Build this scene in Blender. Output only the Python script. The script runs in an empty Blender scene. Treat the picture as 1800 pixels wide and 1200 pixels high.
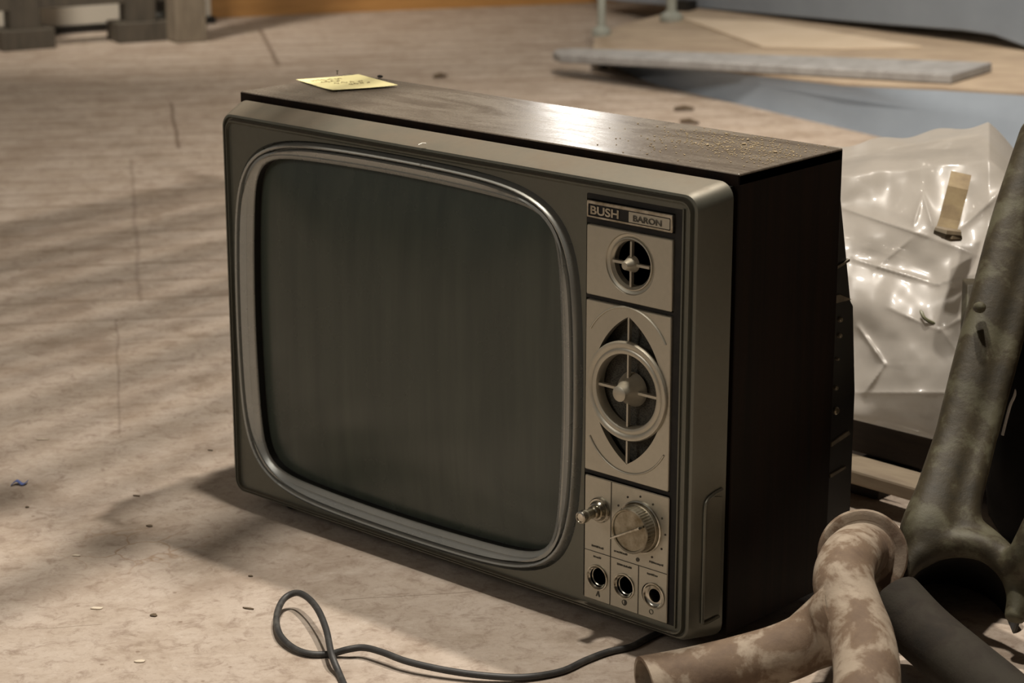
import bpy, bmesh, math, random
from mathutils import Vector as V, Matrix
from mathutils import noise as mn
random.seed(7)
C = bpy.context.scene.collection
PI = math.pi
# ------------------------------------------------------------------ camera (solved from the set's corners)
CAM = V((1.87697388, -1.60787292, 0.8753515)); YAW = -0.7322; PITCH = 0.2765; FPX = 3929.0
Fw = V((-0.64319749, 0.71539467, -0.27296053)).normalized()
Rt = V((0.743639562, 0.668580736, 0)).normalized()
Up = Rt.cross(Fw).normalized()
Z0 = -0.02          # floor height (z=0 is the underside of the set)
def ray(u, v): return Fw + Rt*((u-900)/FPX) - Up*((v-600)/FPX)
def H(u, v, ax, val):
    d = ray(u, v); return CAM + d*((val-CAM[ax])/d[ax])
def P(u, v, dep): return CAM + ray(u, v)*dep
def G(u, v, z=Z0): return H(u, v, 2, z)

# ------------------------------------------------------------------ object helpers
def tag(o, label=None, cat=None, group=None, kind=None):
    if label: o['label'] = label
    if cat: o['category'] = cat
    if group: o['group'] = group
    if kind: o['kind'] = kind
    return o
def thing(name, label, cat, loc, group=None):
    o = bpy.data.objects.new(name, None); C.objects.link(o); o.location = loc
    o['wl'] = tuple(loc); o.empty_display_size = .05
    return tag(o, label, cat, group)
LOC = {}
def obj(name, bm, m, parent=None, smooth=True, angle=35, bevel=0, loc=None):
    """one mesh object; bmesh is in world coordinates"""
    bmesh.ops.recalc_face_normals(bm, faces=bm.faces[:])
    if parent is not None: L = V(LOC[parent.name])
    elif loc is not None: L = V(loc)
    else:
        xs = [v.co for v in bm.verts]
        L = V(((min(c.x for c in xs)+max(c.x for c in xs))/2, (min(c.y for c in xs)+max(c.y for c in xs))/2, min(c.z for c in xs)))
    bmesh.ops.translate(bm, verts=bm.verts[:], vec=-L)
    me = bpy.data.meshes.new(name); bm.to_mesh(me); bm.free()
    o = bpy.data.objects.new(name, me); C.objects.link(o)
    LOC[o.name] = tuple(L)
    if parent is not None: o.parent = parent
    else: o.location = L
    me.materials.append(m)
    if smooth:
        for p in me.polygons: p.use_smooth = True
        try: me.set_sharp_from_angle(angle=math.radians(angle))
        except Exception: pass
    if bevel:
        b = o.modifiers.new('bev', 'BEVEL'); b.width = bevel; b.segments = 2; b.limit_method = 'ANGLE'; b.angle_limit = math.radians(40)
    return o
def root(name, label, cat, loc, group=None):
    o = thing(name, label, cat, loc, group); del o['wl']; LOC[o.name] = tuple(loc); return o
def NB(): return bmesh.new()
def box(bm, x0, x1, y0, y1, z0, z1):
    vs = [bm.verts.new((x, y, z)) for x in (x0, x1) for y in (y0, y1) for z in (z0, z1)]
    for f in ((0,1,3,2),(4,6,7,5),(0,4,5,1),(2,3,7,6),(0,2,6,4),(1,5,7,3)): bm.faces.new([vs[i] for i in f])
    return vs
def prism(bm, pts, vec):
    """closed polygon pts extruded by vec"""
    a = [bm.verts.new(p) for p in pts]; b = [bm.verts.new(V(p)+V(vec)) for p in pts]
    n = len(a); bm.faces.new(a); bm.faces.new(b[::-1])
    for i in range(n): bm.faces.new((a[i], b[i], b[(i+1) % n], a[(i+1) % n]))
def loft(bm, loops, cap0=False, cap1=False, closed=True):
    R = [[bm.verts.new(p) for p in l] for l in loops]
    for a, b in zip(R, R[1:]):
        n = len(a)
        for i in range(n if closed else n-1):
            j = (i+1) % n
            try: bm.faces.new((a[i], a[j], b[j], b[i]))
            except ValueError: pass
    if cap0: bm.faces.new(R[0][::-1])
    if cap1: bm.faces.new(R[-1])
    return R
def smooth_path(pts, n=8):
    out = []; P_ = [V(p) for p in pts]
    Q = [P_[0]*2-P_[1]] + P_ + [P_[-1]*2-P_[-2]]
    for i in range(1, len(Q)-2):
        a, b, c, d = Q[i-1:i+3]
        for k in range(n):
            t = k/n
            out.append(.5*((2*b)+(c-a)*t+(2*a-5*b+4*c-d)*t*t+(3*b-a-3*c+d)*t**3))
    out.append(P_[-1]); return out
def tube(bm, pts, rad, seg=12, cap=True, hollow=0, aspect=None):
    """rad: number or list; hollow>0 gives a wall thickness with open ends"""
    pts = [V(p) for p in pts]; n = len(pts)
    rs = rad if isinstance(rad, (list, tuple)) else [rad]*n
    T = [(pts[min(i+1, n-1)]-pts[max(i-1, 0)]).normalized() for i in range(n)]
    ref = V((0, 0, 1)) if abs(T[0].z) < .9 else V((1, 0, 0))
    X = (ref - T[0]*ref.dot(T[0])).normalized(); loops = []; inner = []
    for i in range(n):
        X = (X - T[i]*X.dot(T[i])).normalized(); Y = T[i].cross(X)
        def ring(r): return [pts[i]+X*(r*math.cos(2*PI*k/seg))+Y*(r*math.sin(2*PI*k/seg)) for k in range(seg)]
        loops.append(ring(rs[i])); inner.append(ring(max(rs[i]-hollow, .0005)))
    if hollow:
        loft(bm, loops + inner[::-1] + [loops[0]])
        bmesh.ops.remove_doubles(bm, verts=bm.verts[:], dist=1e-6)
    else: loft(bm, loops, cap, cap)
def lathe(bm, c, axis, prof, seg=40, cap0=False, cap1=False):
    """prof: list of (radius, distance along axis)"""
    A = V(axis).normalized(); ref = V((0, 0, 1)) if abs(A.z) < .9 else V((1, 0, 0))
    X = (ref-A*ref.dot(A)).normalized(); Y = A.cross(X); c = V(c)
    loft(bm, [[c+A*d+X*(r*math.cos(2*PI*k/seg))+Y*(r*math.sin(2*PI*k/seg)) for k in range(seg)] for r, d in prof], cap0, cap1)

# ------------------------------------------------------------------ materials
def mk(name):
    m = bpy.data.materials.new(name); m.use_nodes = True
    nt = m.node_tree; b = nt.nodes['Principled BSDF']; return m, nt, b
def N(nt, t, **kw):
    n = nt.nodes.new(t)
    for k, v in kw.items():
        if k in n.inputs: n.inputs[k].default_value = v
        else: setattr(n, k, v)
    return n
def coords(nt, scale=(1, 1, 1), rot=(0, 0, 0), kind='Object'):
    tc = N(nt, 'ShaderNodeTexCoord'); mp = N(nt, 'ShaderNodeMapping')
    mp.inputs['Scale'].default_value = scale; mp.inputs['Rotation'].default_value = rot
    nt.links.new(tc.outputs[kind], mp.inputs[0]); return mp.outputs[0]
def ramp(nt, fac, stops):
    r = N(nt, 'ShaderNodeValToRGB'); e = r.color_ramp.elements
    while len(e) < len(stops): e.new(.5)
    for i, (p, c) in enumerate(stops): e[i].position = p; e[i].color = (*c, 1) if len(c) == 3 else c
    nt.links.new(fac, r.inputs[0]); return r.outputs[0]
def noisef(nt, vec, scale, detail=6, rough=.6, dist=0):
    n = N(nt, 'ShaderNodeTexNoise'); n.inputs['Scale'].default_value = scale; n.inputs['Detail'].default_value = detail
    n.inputs['Roughness'].default_value = rough; n.inputs['Distortion'].default_value = dist
    nt.links.new(vec, n.inputs['Vector']); return n.outputs['Fac']
def mixc(nt, f, a, b, mode='MIX'):
    m = N(nt, 'ShaderNodeMix', data_type='RGBA', blend_type=mode)
    for s, val in ((m.inputs[0], f), (m.inputs[6], a), (m.inputs[7], b)):
        if hasattr(val, 'node'): nt.links.new(val, s)
        elif isinstance(val, (int, float)): s.default_value = val
        else: s.default_value = (*val, 1)
    return m.outputs[2]
def mth(nt, op, a, b=None, clamp=False):
    m = N(nt, 'ShaderNodeMath', operation=op); m.use_clamp = clamp
    for s, val in zip(m.inputs, (a, b)):
        if val is None: continue
        if hasattr(val, 'node'): nt.links.new(val, s)
        else: s.default_value = val
    return m.outputs[0]
def bump(nt, b, h, strength=.3, dist=.002):
    n = N(nt, 'ShaderNodeBump'); n.inputs['Strength'].default_value = strength; n.inputs['Distance'].default_value = dist
    nt.links.new(h, n.inputs['Height']); nt.links.new(n.outputs[0], b.inputs['Normal'])
def simple(name, c1, c2=None, scale=30, rough=.5, metal=0, bmp=.0, stretch=(1, 1, 1), lo=.35, hi=.7, spec=.5, bd=.001, detail=6):
    m, nt, b = mk(name); v = coords(nt, stretch)
    f = noisef(nt, v, scale, detail)
    if c2 is None: c2 = tuple(x*.75 for x in c1)
    nt.links.new(ramp(nt, f, [(lo, c1), (hi, c2)]), b.inputs['Base Color'])
    b.inputs['Roughness'].default_value = rough; b.inputs['Metallic'].default_value = metal
    b.inputs['Specular IOR Level'].default_value = spec
    if bmp: bump(nt, b, f, bmp, bd)
    return m
# dusty grey moulded plastic: dust lies on what faces up
def dusty(name, c, dust, rough=.35, metal=.0, amount=.8, spec=.5):
    m, nt, b = mk(name); v = coords(nt)
    g = N(nt, 'ShaderNodeNewGeometry'); s = N(nt, 'ShaderNodeSeparateXYZ'); nt.links.new(g.outputs['Normal'], s.inputs[0])
    up = mth(nt, 'MULTIPLY', mth(nt, 'SUBTRACT', s.outputs['Z'], .35), 1.8, True)
    n1 = noisef(nt, v, 14, 5); n2 = noisef(nt, v, 160, 3)
    f = mth(nt, 'MULTIPLY', up, mth(nt, 'ADD', mth(nt, 'MULTIPLY', n1, .9), .35), True)
    f = mth(nt, 'ADD', mth(nt, 'MULTIPLY', f, amount), mth(nt, 'MULTIPLY', ramp(nt, n1, [(.45, (0, 0, 0)), (.8, (1, 1, 1))]), .22), True)
    base = mixc(nt, f, c, dust); base = mixc(nt, mth(nt, 'MULTIPLY', n2, .3), base, tuple(x*.5 for x in c))
    nt.links.new(base, b.inputs['Base Color'])
    nt.links.new(mth(nt, 'ADD', mth(nt, 'MULTIPLY', f, .5), rough, True), b.inputs['Roughness'])
    b.inputs['Metallic'].default_value = metal; b.inputs['Specular IOR Level'].default_value = spec
    bump(nt, b, n2, .06, .0005); return m

M_bez = dusty('bezel_plastic', (.135, .137, .112), (.150, .118, .082), .30, .45)
M_sur = dusty('surround_plastic', (.36, .37, .35), (.30, .275, .235), .26, .55, .4)
M_plate = dusty('brushed_plate', (.47, .445, .37), (.30, .255, .18), .34, .65, .7)
M_chrome = simple('worn_chrome', (.62, .60, .53), (.22, .19, .13), 60, .2, 1)
M_knob = simple('dull_metal', (.34, .31, .24), (.16, .13, .08), 90, .33, .8)
M_black = simple('black_plastic', (.008, .008, .007), (.014, .012, .01), 60, .42)
M_dark = simple('dark_interior', (.012, .011, .010), (.02, .018, .015), 80, .9)
M_ink = simple('printed_ink', (.04, .035, .025), (.09, .08, .06), 200, .8)
M_rub = simple('dusty_cable_rubber', (.028, .027, .026), (.10, .095, .085), 55, .55, lo=.5, hi=.85)
def speaker_cloth():
    m, nt, b = mk('speaker_mesh'); v = coords(nt)
    w = N(nt, 'ShaderNodeTexVoronoi'); w.inputs['Scale'].default_value = 600; nt.links.new(v, w.inputs[0])
    nt.links.new(ramp(nt, w.outputs['Distance'], [(.1, (.01, .01, .008)), (.6, (.06, .055, .042))]), b.inputs['Base Color'])
    b.inputs['Roughness'].default_value = .9; return m
M_cloth = speaker_cloth()
def glass_screen():
    m, nt, b = mk('screen_glass'); v = coords(nt, (60, 60, 4))
    f = noisef(nt, v, 1, 3)  # faint vertical reflection bands put into the glass colour
    nt.links.new(ramp(nt, f, [(.3, (.040, .049, .040)), (.75, (.058, .068, .054))]), b.inputs['Base Color'])
    f2 = noisef(nt, coords(nt), 9, 5)
    nt.links.new(ramp(nt, f2, [(.3, (.16, .16, .16)), (.8, (.38, .38, .38))]), b.inputs['Roughness'])
    b.inputs['Specular IOR Level'].default_value = .5; return m
M_glass = glass_screen()
def wood_veneer(name, axis, c1, c2, dust=None, rough=.32):
    m, nt, b = mk(name)
    sc = {'z': (60, 60, 1.6), 'x': (1.6, 45, 45)}[axis]
    f = noisef(nt, coords(nt, sc), 1, 7, .65, .6)
    col = ramp(nt, f, [(.32, c1), (.62, c2), (.8, c1)])
    r = None
    if dust:
        d = noisef(nt, coords(nt, (1, 3, 1)), 7, 8, .65, 1.2); d2 = noisef(nt, coords(nt), 320, 2)
        fd = mth(nt, 'ADD', ramp(nt, d, [(.30, (.2, .2, .2)), (.70, (.85, .85, .85))]), mth(nt, 'MULTIPLY', mth(nt, 'SUBTRACT', d2, .5), .5), True)
        col = mixc(nt, fd, col, dust)
        r = mth(nt, 'ADD', mth(nt, 'MULTIPLY', fd, .22), .15)
        nt.links.new(r, b.inputs['Roughness'])
    else:
        sct = noisef(nt, coords(nt, (1, 1, .35)), 60, 4, .7)
        col = mixc(nt, ramp(nt, sct, [(.68, (0, 0, 0)), (.74, (.35, .35, .35))]), col, (.045, .038, .03))
        b.inputs['Roughness'].default_value = .5; b.inputs['Specular IOR Level'].default_value = .12
    nt.links.new(col, b.inputs['Base Color']); bump(nt, b, f, .15, .0006)
    return m
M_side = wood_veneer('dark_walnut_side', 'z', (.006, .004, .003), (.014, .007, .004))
M_top = wood_veneer('dusty_walnut_top', 'x', (.06, .045, .035), (.035, .024, .018), (.185, .16, .128))

# ------------------------------------------------------------------ floor
def floor_mat():
    m, nt, b = mk('worn_plywood_floor')
    tc = N(nt, 'ShaderNodeTexCoord'); mp = N(nt, 'ShaderNodeMapping')
    ang = math.radians(-52); mp.inputs['Rotation'].default_value = (0, 0, ang)
    nt.links.new(tc.outputs['Object'], mp.inputs[0])
    s = N(nt, 'ShaderNodeSeparateXYZ'); nt.links.new(mp.outputs[0], s.inputs[0]); S, T = s.outputs[0], s.outputs[1]
    st = N(nt, 'ShaderNodeMapping'); st.inputs['Scale'].default_value = (1.2, 9, 1); nt.links.new(mp.outputs[0], st.inputs[0])
    grain = noisef(nt, st.outputs[0], 3.0, 9, .7, .8)
    big = noisef(nt, mp.outputs[0], 1.6, 6, .6); mid = noisef(nt, mp.outputs[0], 11, 8, .68, .4); fine = noisef(nt, mp.outputs[0], 130, 4, .7)
    col = ramp(nt, grain, [(.30, (.33, .265, .205)), (.50, (.44, .375, .305)), (.72, (.53, .46, .385))])
    col = mixc(nt, ramp(nt, big, [(.35, (0, 0, 0)), (.7, (.65, .65, .65))]), col, (.50, .445, .385))
    col = mixc(nt, ramp(nt, mid, [(.40, (0, 0, 0)), (.62, (.55, .55, .55))]), col, (.60, .545, .485))
    col = mixc(nt, ramp(nt, mid, [(.28, (.55, .55, .55)), (.42, (0, 0, 0))]), col, (.22, .17, .12))
    n5 = noisef(nt, mp.outputs[0], 42, 7, .75, .6)
    col = mixc(nt, ramp(nt, n5, [(.51, (0, 0, 0)), (.66, (.75, .75, .75))]), col, (.27, .21, .165))
    n6 = noisef(nt, mp.outputs[0], 4.2, 7, .66, 1.2); col = mixc(nt, ramp(nt, n6, [(.50, (0, 0, 0)), (.66, (.55, .55, .55))]), col, (.31, .245, .19))
    col = mixc(nt, ramp(nt, n5, [(.30, (.5, .5, .5)), (.42, (0, 0, 0))]), col, (.66, .61, .55))
    col = mixc(nt, ramp(nt, fine, [(.50, (0, 0, 0)), (.80, (.45, .45, .45))]), col, (.24, .185, .13))
    # tiny dark flecks
    vo = N(nt, 'ShaderNodeTexVoronoi'); vo.inputs['Scale'].default_value = 26; nt.links.new(mp.outputs[0], vo.inputs[0])
    fl = ramp(nt, vo.outputs['Distance'], [(.035, (.55, .55, .55)), (.07, (0, 0, 0))]); col = mixc(nt, fl, col, (.16, .10, .06))
    # joints between the floorboards telegraphing through, every 12 cm, broken up by wear
    wob = mth(nt, 'MULTIPLY', mth(nt, 'SUBTRACT', mid, .5), .012)
    fr = mth(nt, 'FRACT', mth(nt, 'DIVIDE', mth(nt, 'ADD', mth(nt, 'ADD', T, wob), 50.0), .118))
    ln = ramp(nt, fr, [(.0, (.9, .9, .9)), (.06, (.4, .4, .4)), (.2, (0, 0, 0)), (.97, (0, 0, 0))])
    tl_ = (lambda p: math.sin(ang)*p.x+math.cos(ang)*p.y)
    t0_, t1_ = tl_(G(200, 700)), tl_(G(200, 560))
    ln = mth(nt, 'MULTIPLY', ln, mth(nt, 'DIVIDE', mth(nt, 'SUBTRACT', T, t0_), t1_-t0_, True))
    ln = mth(nt, 'MULTIPLY', ln, ramp(nt, big, [(.38, (.55, .55, .55)), (.6, (1, 1, 1))]))
    col = mixc(nt, ln, col, (.20, .155, .11))
    # sheet joints: (is_cross, position, from, to, half width)
    def to_st(p):
        x, y = p.x, p.y; c, s_ = math.cos(ang), math.sin(ang); return (c*x-s_*y, s_*x+c*y)
    segs = []
    a = to_st(G(300, 181)); c = to_st(G(316, 261)); e = to_st(G(1250, 130)); segs.append(('t', a[1], a[0]-.05, e[0], .006)); segs.append(('s', a[0], c[1], a[1], .006))
    a = to_st(G(462, 60)); c = to_st(G(492, 115)); segs.append(('s', a[0], c[1], a[1]+.1, .010))
    a = to_st(G(0, 220)); segs.append(('t', a[1]+.0, a[0]-1, a[0]+.5, .006))
    a = to_st(G(230, 280)); c = to_st(G(245, 530)); segs.append(('s', a[0], c[1], a[1], .006))
    a = to_st(G(205, 560)); c = to_st(G(240, 760)); segs.append(('s', a[0], c[1], a[1], .003))
    a = to_st(G(60, 1105)); c = to_st(G(180, 1095)); segs.append(('t', a[1], a[0], c[0], .0008))
    a = to_st(G(600, 1055)); c = to_st(G(830, 1040)); segs.append(('t', a[1], a[0], c[0], .0010))
    wob2 = mth(nt, 'MULTIPLY', mth(nt, 'SUBTRACT', noisef(nt, mp.outputs[0], 6, 3), .5), .014)
    for kind, pos, lo, hi, w in segs:
        lo0, hi0 = lo, hi
        A, B = (T, S) if kind == 't' else (S, T)
        if lo > hi: lo, hi = hi, lo
        d = mth(nt, 'ABSOLUTE', mth(nt, 'ADD', mth(nt, 'SUBTRACT', A, pos), wob2))
        k = mth(nt, 'SUBTRACT', 1.0, mth(nt, 'DIVIDE', d, w), True)
        inr = mth(nt, 'MULTIPLY', mth(nt, 'GREATER_THAN', B, lo), mth(nt, 'LESS_THAN', B, hi))
        col = mixc(nt, mth(nt, 'MULTIPLY', mth(nt, 'MULTIPLY', k, inr), .85 if (kind == 't' or pos < segs[2][1]+.3 and segs.index((kind, pos, lo0, hi0, w)) < 3) else .38), col, (.13, .09, .06))
    # cracked and peeled patch near the left corner of the set
    pc = G(235, 960)
    vd = N(nt, 'ShaderNodeVectorMath', operation='DISTANCE'); nt.links.new(tc.outputs['Object'], vd.inputs[0]); vd.inputs[1].default_value = (pc.x, pc.y, 0)
    near = ramp(nt, vd.outputs['Value'], [(.02, (1, 1, 1)), (.10, (0, 0, 0))])
    cr = N(nt, 'ShaderNodeTexVoronoi', feature='DISTANCE_TO_EDGE'); cr.inputs['Scale'].default_value = 17
    wm = N(nt, 'ShaderNodeVectorMath', operation='ADD'); nt.links.new(mp.outputs[0], wm.inputs[0])
    nz = N(nt, 'ShaderNodeTexNoise'); nz.inputs['Scale'].default_value = 22; nt.links.new(mp.outputs[0], nz.inputs['Vector'])
    sc_ = N(nt, 'ShaderNodeVectorMath', operation='SCALE'); sc_.inputs['Scale'].default_value = .06; nt.links.new(nz.outputs['Color'], sc_.inputs[0]); nt.links.new(sc_.outputs[0], wm.inputs[1])
    nt.links.new(wm.outputs[0], cr.inputs['Vector'])
    ck = mth(nt, 'MULTIPLY', ramp(nt, cr.outputs['Distance'], [(.0, (.8, .8, .8)), (.03, (0, 0, 0))]), near)
    col = mixc(nt, ck, col, (.28, .17, .08))
    col = mixc(nt, 1.0, col, (.83, .79, .765), 'MULTIPLY'); nt.links.new(col, b.inputs['Base Color']); b.inputs['Roughness'].default_value = .62; b.inputs['Specular IOR Level'].default_value = .35
    h = mth(nt, 'ADD', mth(nt, 'MULTIPLY', mid, .7), mth(nt, 'MULTIPLY', fine, .35)); bump(nt, b, h, .45, .004)
    return m
bm = NB(); bmesh.ops.create_grid(bm, x_segments=1, y_segments=1, size=8); bmesh.ops.translate(bm, verts=bm.verts[:], vec=(-1.5, 3, Z0))
o = obj('floor', bm, floor_mat(), loc=(0, 0, Z0), smooth=False); tag(o, kind='structure')

# ------------------------------------------------------------------ THE TELEVISION
W, HH = .66, .444
tv = root('television', 'old grey-brown television set with dark wood cabinet standing on the floor', 'television', (.33, .1, Z0))
def rrect(x0, x1, z0, z1, r, y, n=8):
    pts = []
    for cx, cz, a0 in ((x1-r, z1-r, 0), (x0+r, z1-r, 90), (x0+r, z0+r, 180), (x1-r, z0+r, 270)):
        for k in range(n+1):
            a = math.radians(a0+90*k/n); pts.append(V((cx+r*math.cos(a), y, cz+r*math.sin(a))))
    return pts
def sup(cx, cz, a, b, n, y, K=200):
    out = []
    for k in range(K):
        t = 2*PI*k/K; c, s = math.cos(t), math.sin(t)
        r = (abs(c)**n+abs(s)**n)**(-1/n); ux, uz = c*r, s*r
        out.append(V((cx+a*ux*(1-.045*uz*uz), y, cz+b*uz*(1-.040*ux*ux))))
    return out
# bezel: tapered shell with two ridges round the rim, and a face with holes for tube and panel
bm = NB()
L = [rrect(-.013, W+.016, -.001, HH+.009, .016, .0345), rrect(-.012, W+.0150, -.001, HH+.0085, .016, .0305),
     rrect(-.003, W+.004, .000, HH+.001, .016, .0045), rrect(-.001, W+.001, .002, HH-.001, .015, .0005),
     rrect(.0010, W-.0020, .0030, HH-.0035, .013, .0000), rrect(.0018, W-.0040, .0036, HH-.0050, .012, .0034),
     rrect(.0026, W-.0060, .0042, HH-.0065, .011, .0040), rrect(.0034, W-.0078, .0048, HH-.0080, .011, .0002),
     rrect(.0042, W-.0092, .0054, HH-.0092, .010, .0002), rrect(.0050, W-.0125, .0062, HH-.0120, .008, .0042)]
R = loft(bm, [L[0]]+L)
outer = R[-1]
SC = (.2645, .2190)
oa, ob = .2575, .2118
scr = [bm.verts.new(p) for p in sup(SC[0], SC[1], oa, ob, 6.0, .0042)]
pan = [bm.verts.new(p) for p in rrect(.5245, .6405, .0115, .4275, .002, .0042, 3)]
ed = []
for loop in (outer, scr, pan):
    for i in range(len(loop)):
        a, c = loop[i], loop[(i+1) % len(loop)]
        e = bm.edges.get((a, c)) or bm.edges.new((a, c)); ed.append(e)
bmesh.ops.triangle_fill(bm, edges=ed, use_beauty=True)
loft(bm, [rrect(.5245, .6405, .0115, .4275, .002, .0042, 3), rrect(.5245, .6405, .0115, .4275, .002, .022, 3)])
bmesh.ops.remove_doubles(bm, verts=bm.verts[:], dist=1e-5)
bezel = obj('bezel', bm, M_bez, tv, angle=28)
# inner light edge line of the frame on right side
bm = NB(); box(bm, .6415, .6435, .002, .006, .010, .4285); obj('trim_strip', bm, M_bez, bezel, bevel=.0006)
# screen surround: nested mouldings
bm = NB()
def S(d, y, n=6.2): return sup(SC[0]+d*.05, SC[1]+d*.04, oa-d, ob-d*.80, n, y)
L = [S(-.0003, .016), S(-.0003, .0042), S(.0008, .0090), S(.0028, .0110), S(.0046, .0040), S(.0056, -.0012), S(.0068, -.0024), S(.0086, -.0016), S(.0098, .0026), S(.0106, .0068), S(.0116, .0068), S(.0126, .0002), S(.0136, -.0016),
     S(.0160, -.0010, 8), S(.0215, .0012, 9), S(.0228, .0004, 10), S(.0242, .0014, 10), S(.0278, .0030, 11), S(.0288, .0042, 11), S(.0291, .0060, 11)]
loft(bm, L); sur = obj('screen_surround', bm, M_sur, tv, angle=50)
bm = NB(); loft(bm, [S(.0290, .0060, 11), S(.0288, .0150, 11), S(.0350, .0170, 11)]); obj('screen_mask', bm, M_black, tv)
bm = NB(); cl = [sup(SC[0], SC[1], oa-.030, ob-.030, 6, .0225)]
base = S(.0292, .0, 11)
loops = []
for k in range(0, 13):
    t = 1-k/12.6
    loops.append([V((SC[0]+(p.x-SC[0])*t, .0150-.0135*(1-t**3.0), SC[1]+(p.z-SC[1])*t)) for p in base])
loft(bm, loops, False, True); obj('screen_glass', bm, M_glass, tv, angle=60)
# panel well
bm = NB(); loft(bm, [rrect(.5245, .6405, .0115, .4275, .002, .0215, 3), rrect(.5246, .6404, .0116, .4274, .002, .0225, 3)], True, True)
box(bm, .5245, .6405, .0045, .0215, .398, .4035); box(bm, .5245, .6405, .0045, .0215, .3235, .3275)
box(bm, .5245, .6405, .0045, .0215, .1440, .1485); box(bm, .632, .6405, .004, .0215, .0115, .4275); box(bm, .5245, .6405, .0045, .0215, .422, .4275)
obj('panel_recess', bm, M_dark, tv, smooth=False)
# name badge
bx0, bx1, bz0, bz1 = .5275, .6318, .4045, .4215
bm = NB()
loft(bm, [rrect(bx0, bx1, bz0, bz1, .0012, .010, 3), rrect(bx0, bx1, bz0, bz1, .0012, .0005, 3), rrect(bx0+.0006, bx1-.0006, bz0+.0006, bz1-.0006, .001, 0, 3),
          rrect(bx0+.0022, bx1-.0022, bz0+.002, bz1-.0032, .001, 0, 3), rrect(bx0+.0024, bx1-.0024, bz0+.0022, bz1-.0034, .001, .0012, 3)], True, False)
badge = obj('name_badge', bm, M_chrome, tv, angle=30)
bm = NB(); box(bm, bx0+.002, bx1-.002, .0010, .004, bz0+.0018, bz1-.003); obj('badge_inlay', bm, M_dark, badge, smooth=False)
bm = NB(); loft(bm, [rrect(.5795, .6285, bz0+.0028, bz1-.0042, .0006, .001, 3), rrect(.5795, .6285, bz0+.0028, bz1-.0042, .0006, .0001, 3)], False, True)
obj('badge_tablet', bm, M_plate, badge, smooth=False)
def text(s, x, z, size, y, m, parent, name, sx=1, off=0, ext=.0003, align='LEFT', rot=0):
    cu = bpy.data.curves.new('t', 'FONT'); cu.body = s; cu.size = size; cu.extrude = ext; cu.offset = off; cu.align_x = align
    to = bpy.data.objects.new('t', cu); C.objects.link(to); dg = bpy.context.evaluated_depsgraph_get(); dg.update()
    me = bpy.data.meshes.new_from_object(to.evaluated_get(dg)); bpy.data.objects.remove(to)
    b2 = bmesh.new(); b2.from_mesh(me)
    for v in b2.verts: v.co = V((x+v.co.x*sx, y-v.co.z, z+v.co.y))
    return obj(name, b2, m, parent, smooth=False)
text('BUSH', .5316, .4085, .0112, .0004, M_chrome, badge, 'lettering', 1.32, .0003)
text('BARON', .5845, .4090, .0082, -.0002, M_ink, badge, 'lettering', 1.25, .00015)

# speaker plates
def plate_mesh(x0, x1, z0, z1, holes, y=.001, th=.006):
    bm = NB(); o1 = rrect(x0+.0008, x1-.0008, z0+.0008, z1-.0008, .001, y, 3); o0 = rrect(x0, x1, z0, z1, .0015, y+.0008, 3); ob_ = rrect(x0, x1, z0, z1, .0015, y+th, 3)
    R = loft(bm, [ob_, o0, o1]); ed = []
    loops = [R[-1]]
    for h in holes:
        l = [bm.verts.new((p.x, y, p.z)) for p in h]; loops.append(l)
    for l in loops:
        for i in range(len(l)):
            a, c = l[i], l[(i+1) % len(l)]; ed.append(bm.edges.get((a, c)) or bm.edges.new((a, c)))
    bmesh.ops.triangle_fill(bm, edges=ed, use_beauty=True)
    for h in holes: loft(bm, [[V((p.x, y, p.z)) for p in h], [V((p.x, y+th, p.z)) for p in h]])
    bmesh.ops.remove_doubles(bm, verts=bm.verts[:], dist=1e-6); return bm
def circ(cx, cz, r, y=0, K=48): return [V((cx+r*math.cos(2*PI*k/K), y, cz+r*math.sin(2*PI*k/K))) for k in range(K)]
AX = (0, -1, 0)
def cross_bars(bm, cx, cz, rx, rz, y, w=.0016, th=.004):
    box(bm, cx-rx, cx+rx, y, y+th, cz-w, cz+w); box(bm, cx-w*.8, cx+w*.8, y, y+th, cz-rz, cz+rz)
# upper, small speaker
cx, cz = .5812, .366
sp1 = obj('tweeter_plate', plate_mesh(.5272, .6318, .3282, .3975, [circ(cx, cz, .0300)]), M_plate, tv, angle=30)
bm = NB(); lathe(bm, (cx, .001, cz), AX, [(.0300, 0), (.0292, -.0012), (.0262, -.0022), (.0258, -.0008), (.0248, -.0006), (.0238, -.0022), (.0228, -.0030), (.0222, -.0040), (.0219, -.010)])
obj('dished_ring', bm, M_plate, sp1, angle=25)
bm = NB(); cross_bars(bm, cx, cz, .0222, .0222, .0020, .0013); obj('grille_bars', bm, M_plate, sp1, smooth=False)
bm = NB(); lathe(bm, (cx, .003, cz), AX, [(.0085, -.002), (.0075, .0), (.0052, .006), (.0040, .0095), (.0034, .0102)], 32, False, True); obj('hub', bm, M_plate, sp1, angle=40)
bm = NB(); lathe(bm, (cx, .012, cz), AX, [(.024, 0), (.012, .0)], 40, True, True); obj('speaker_cloth', bm, M_cloth, sp1)
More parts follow.
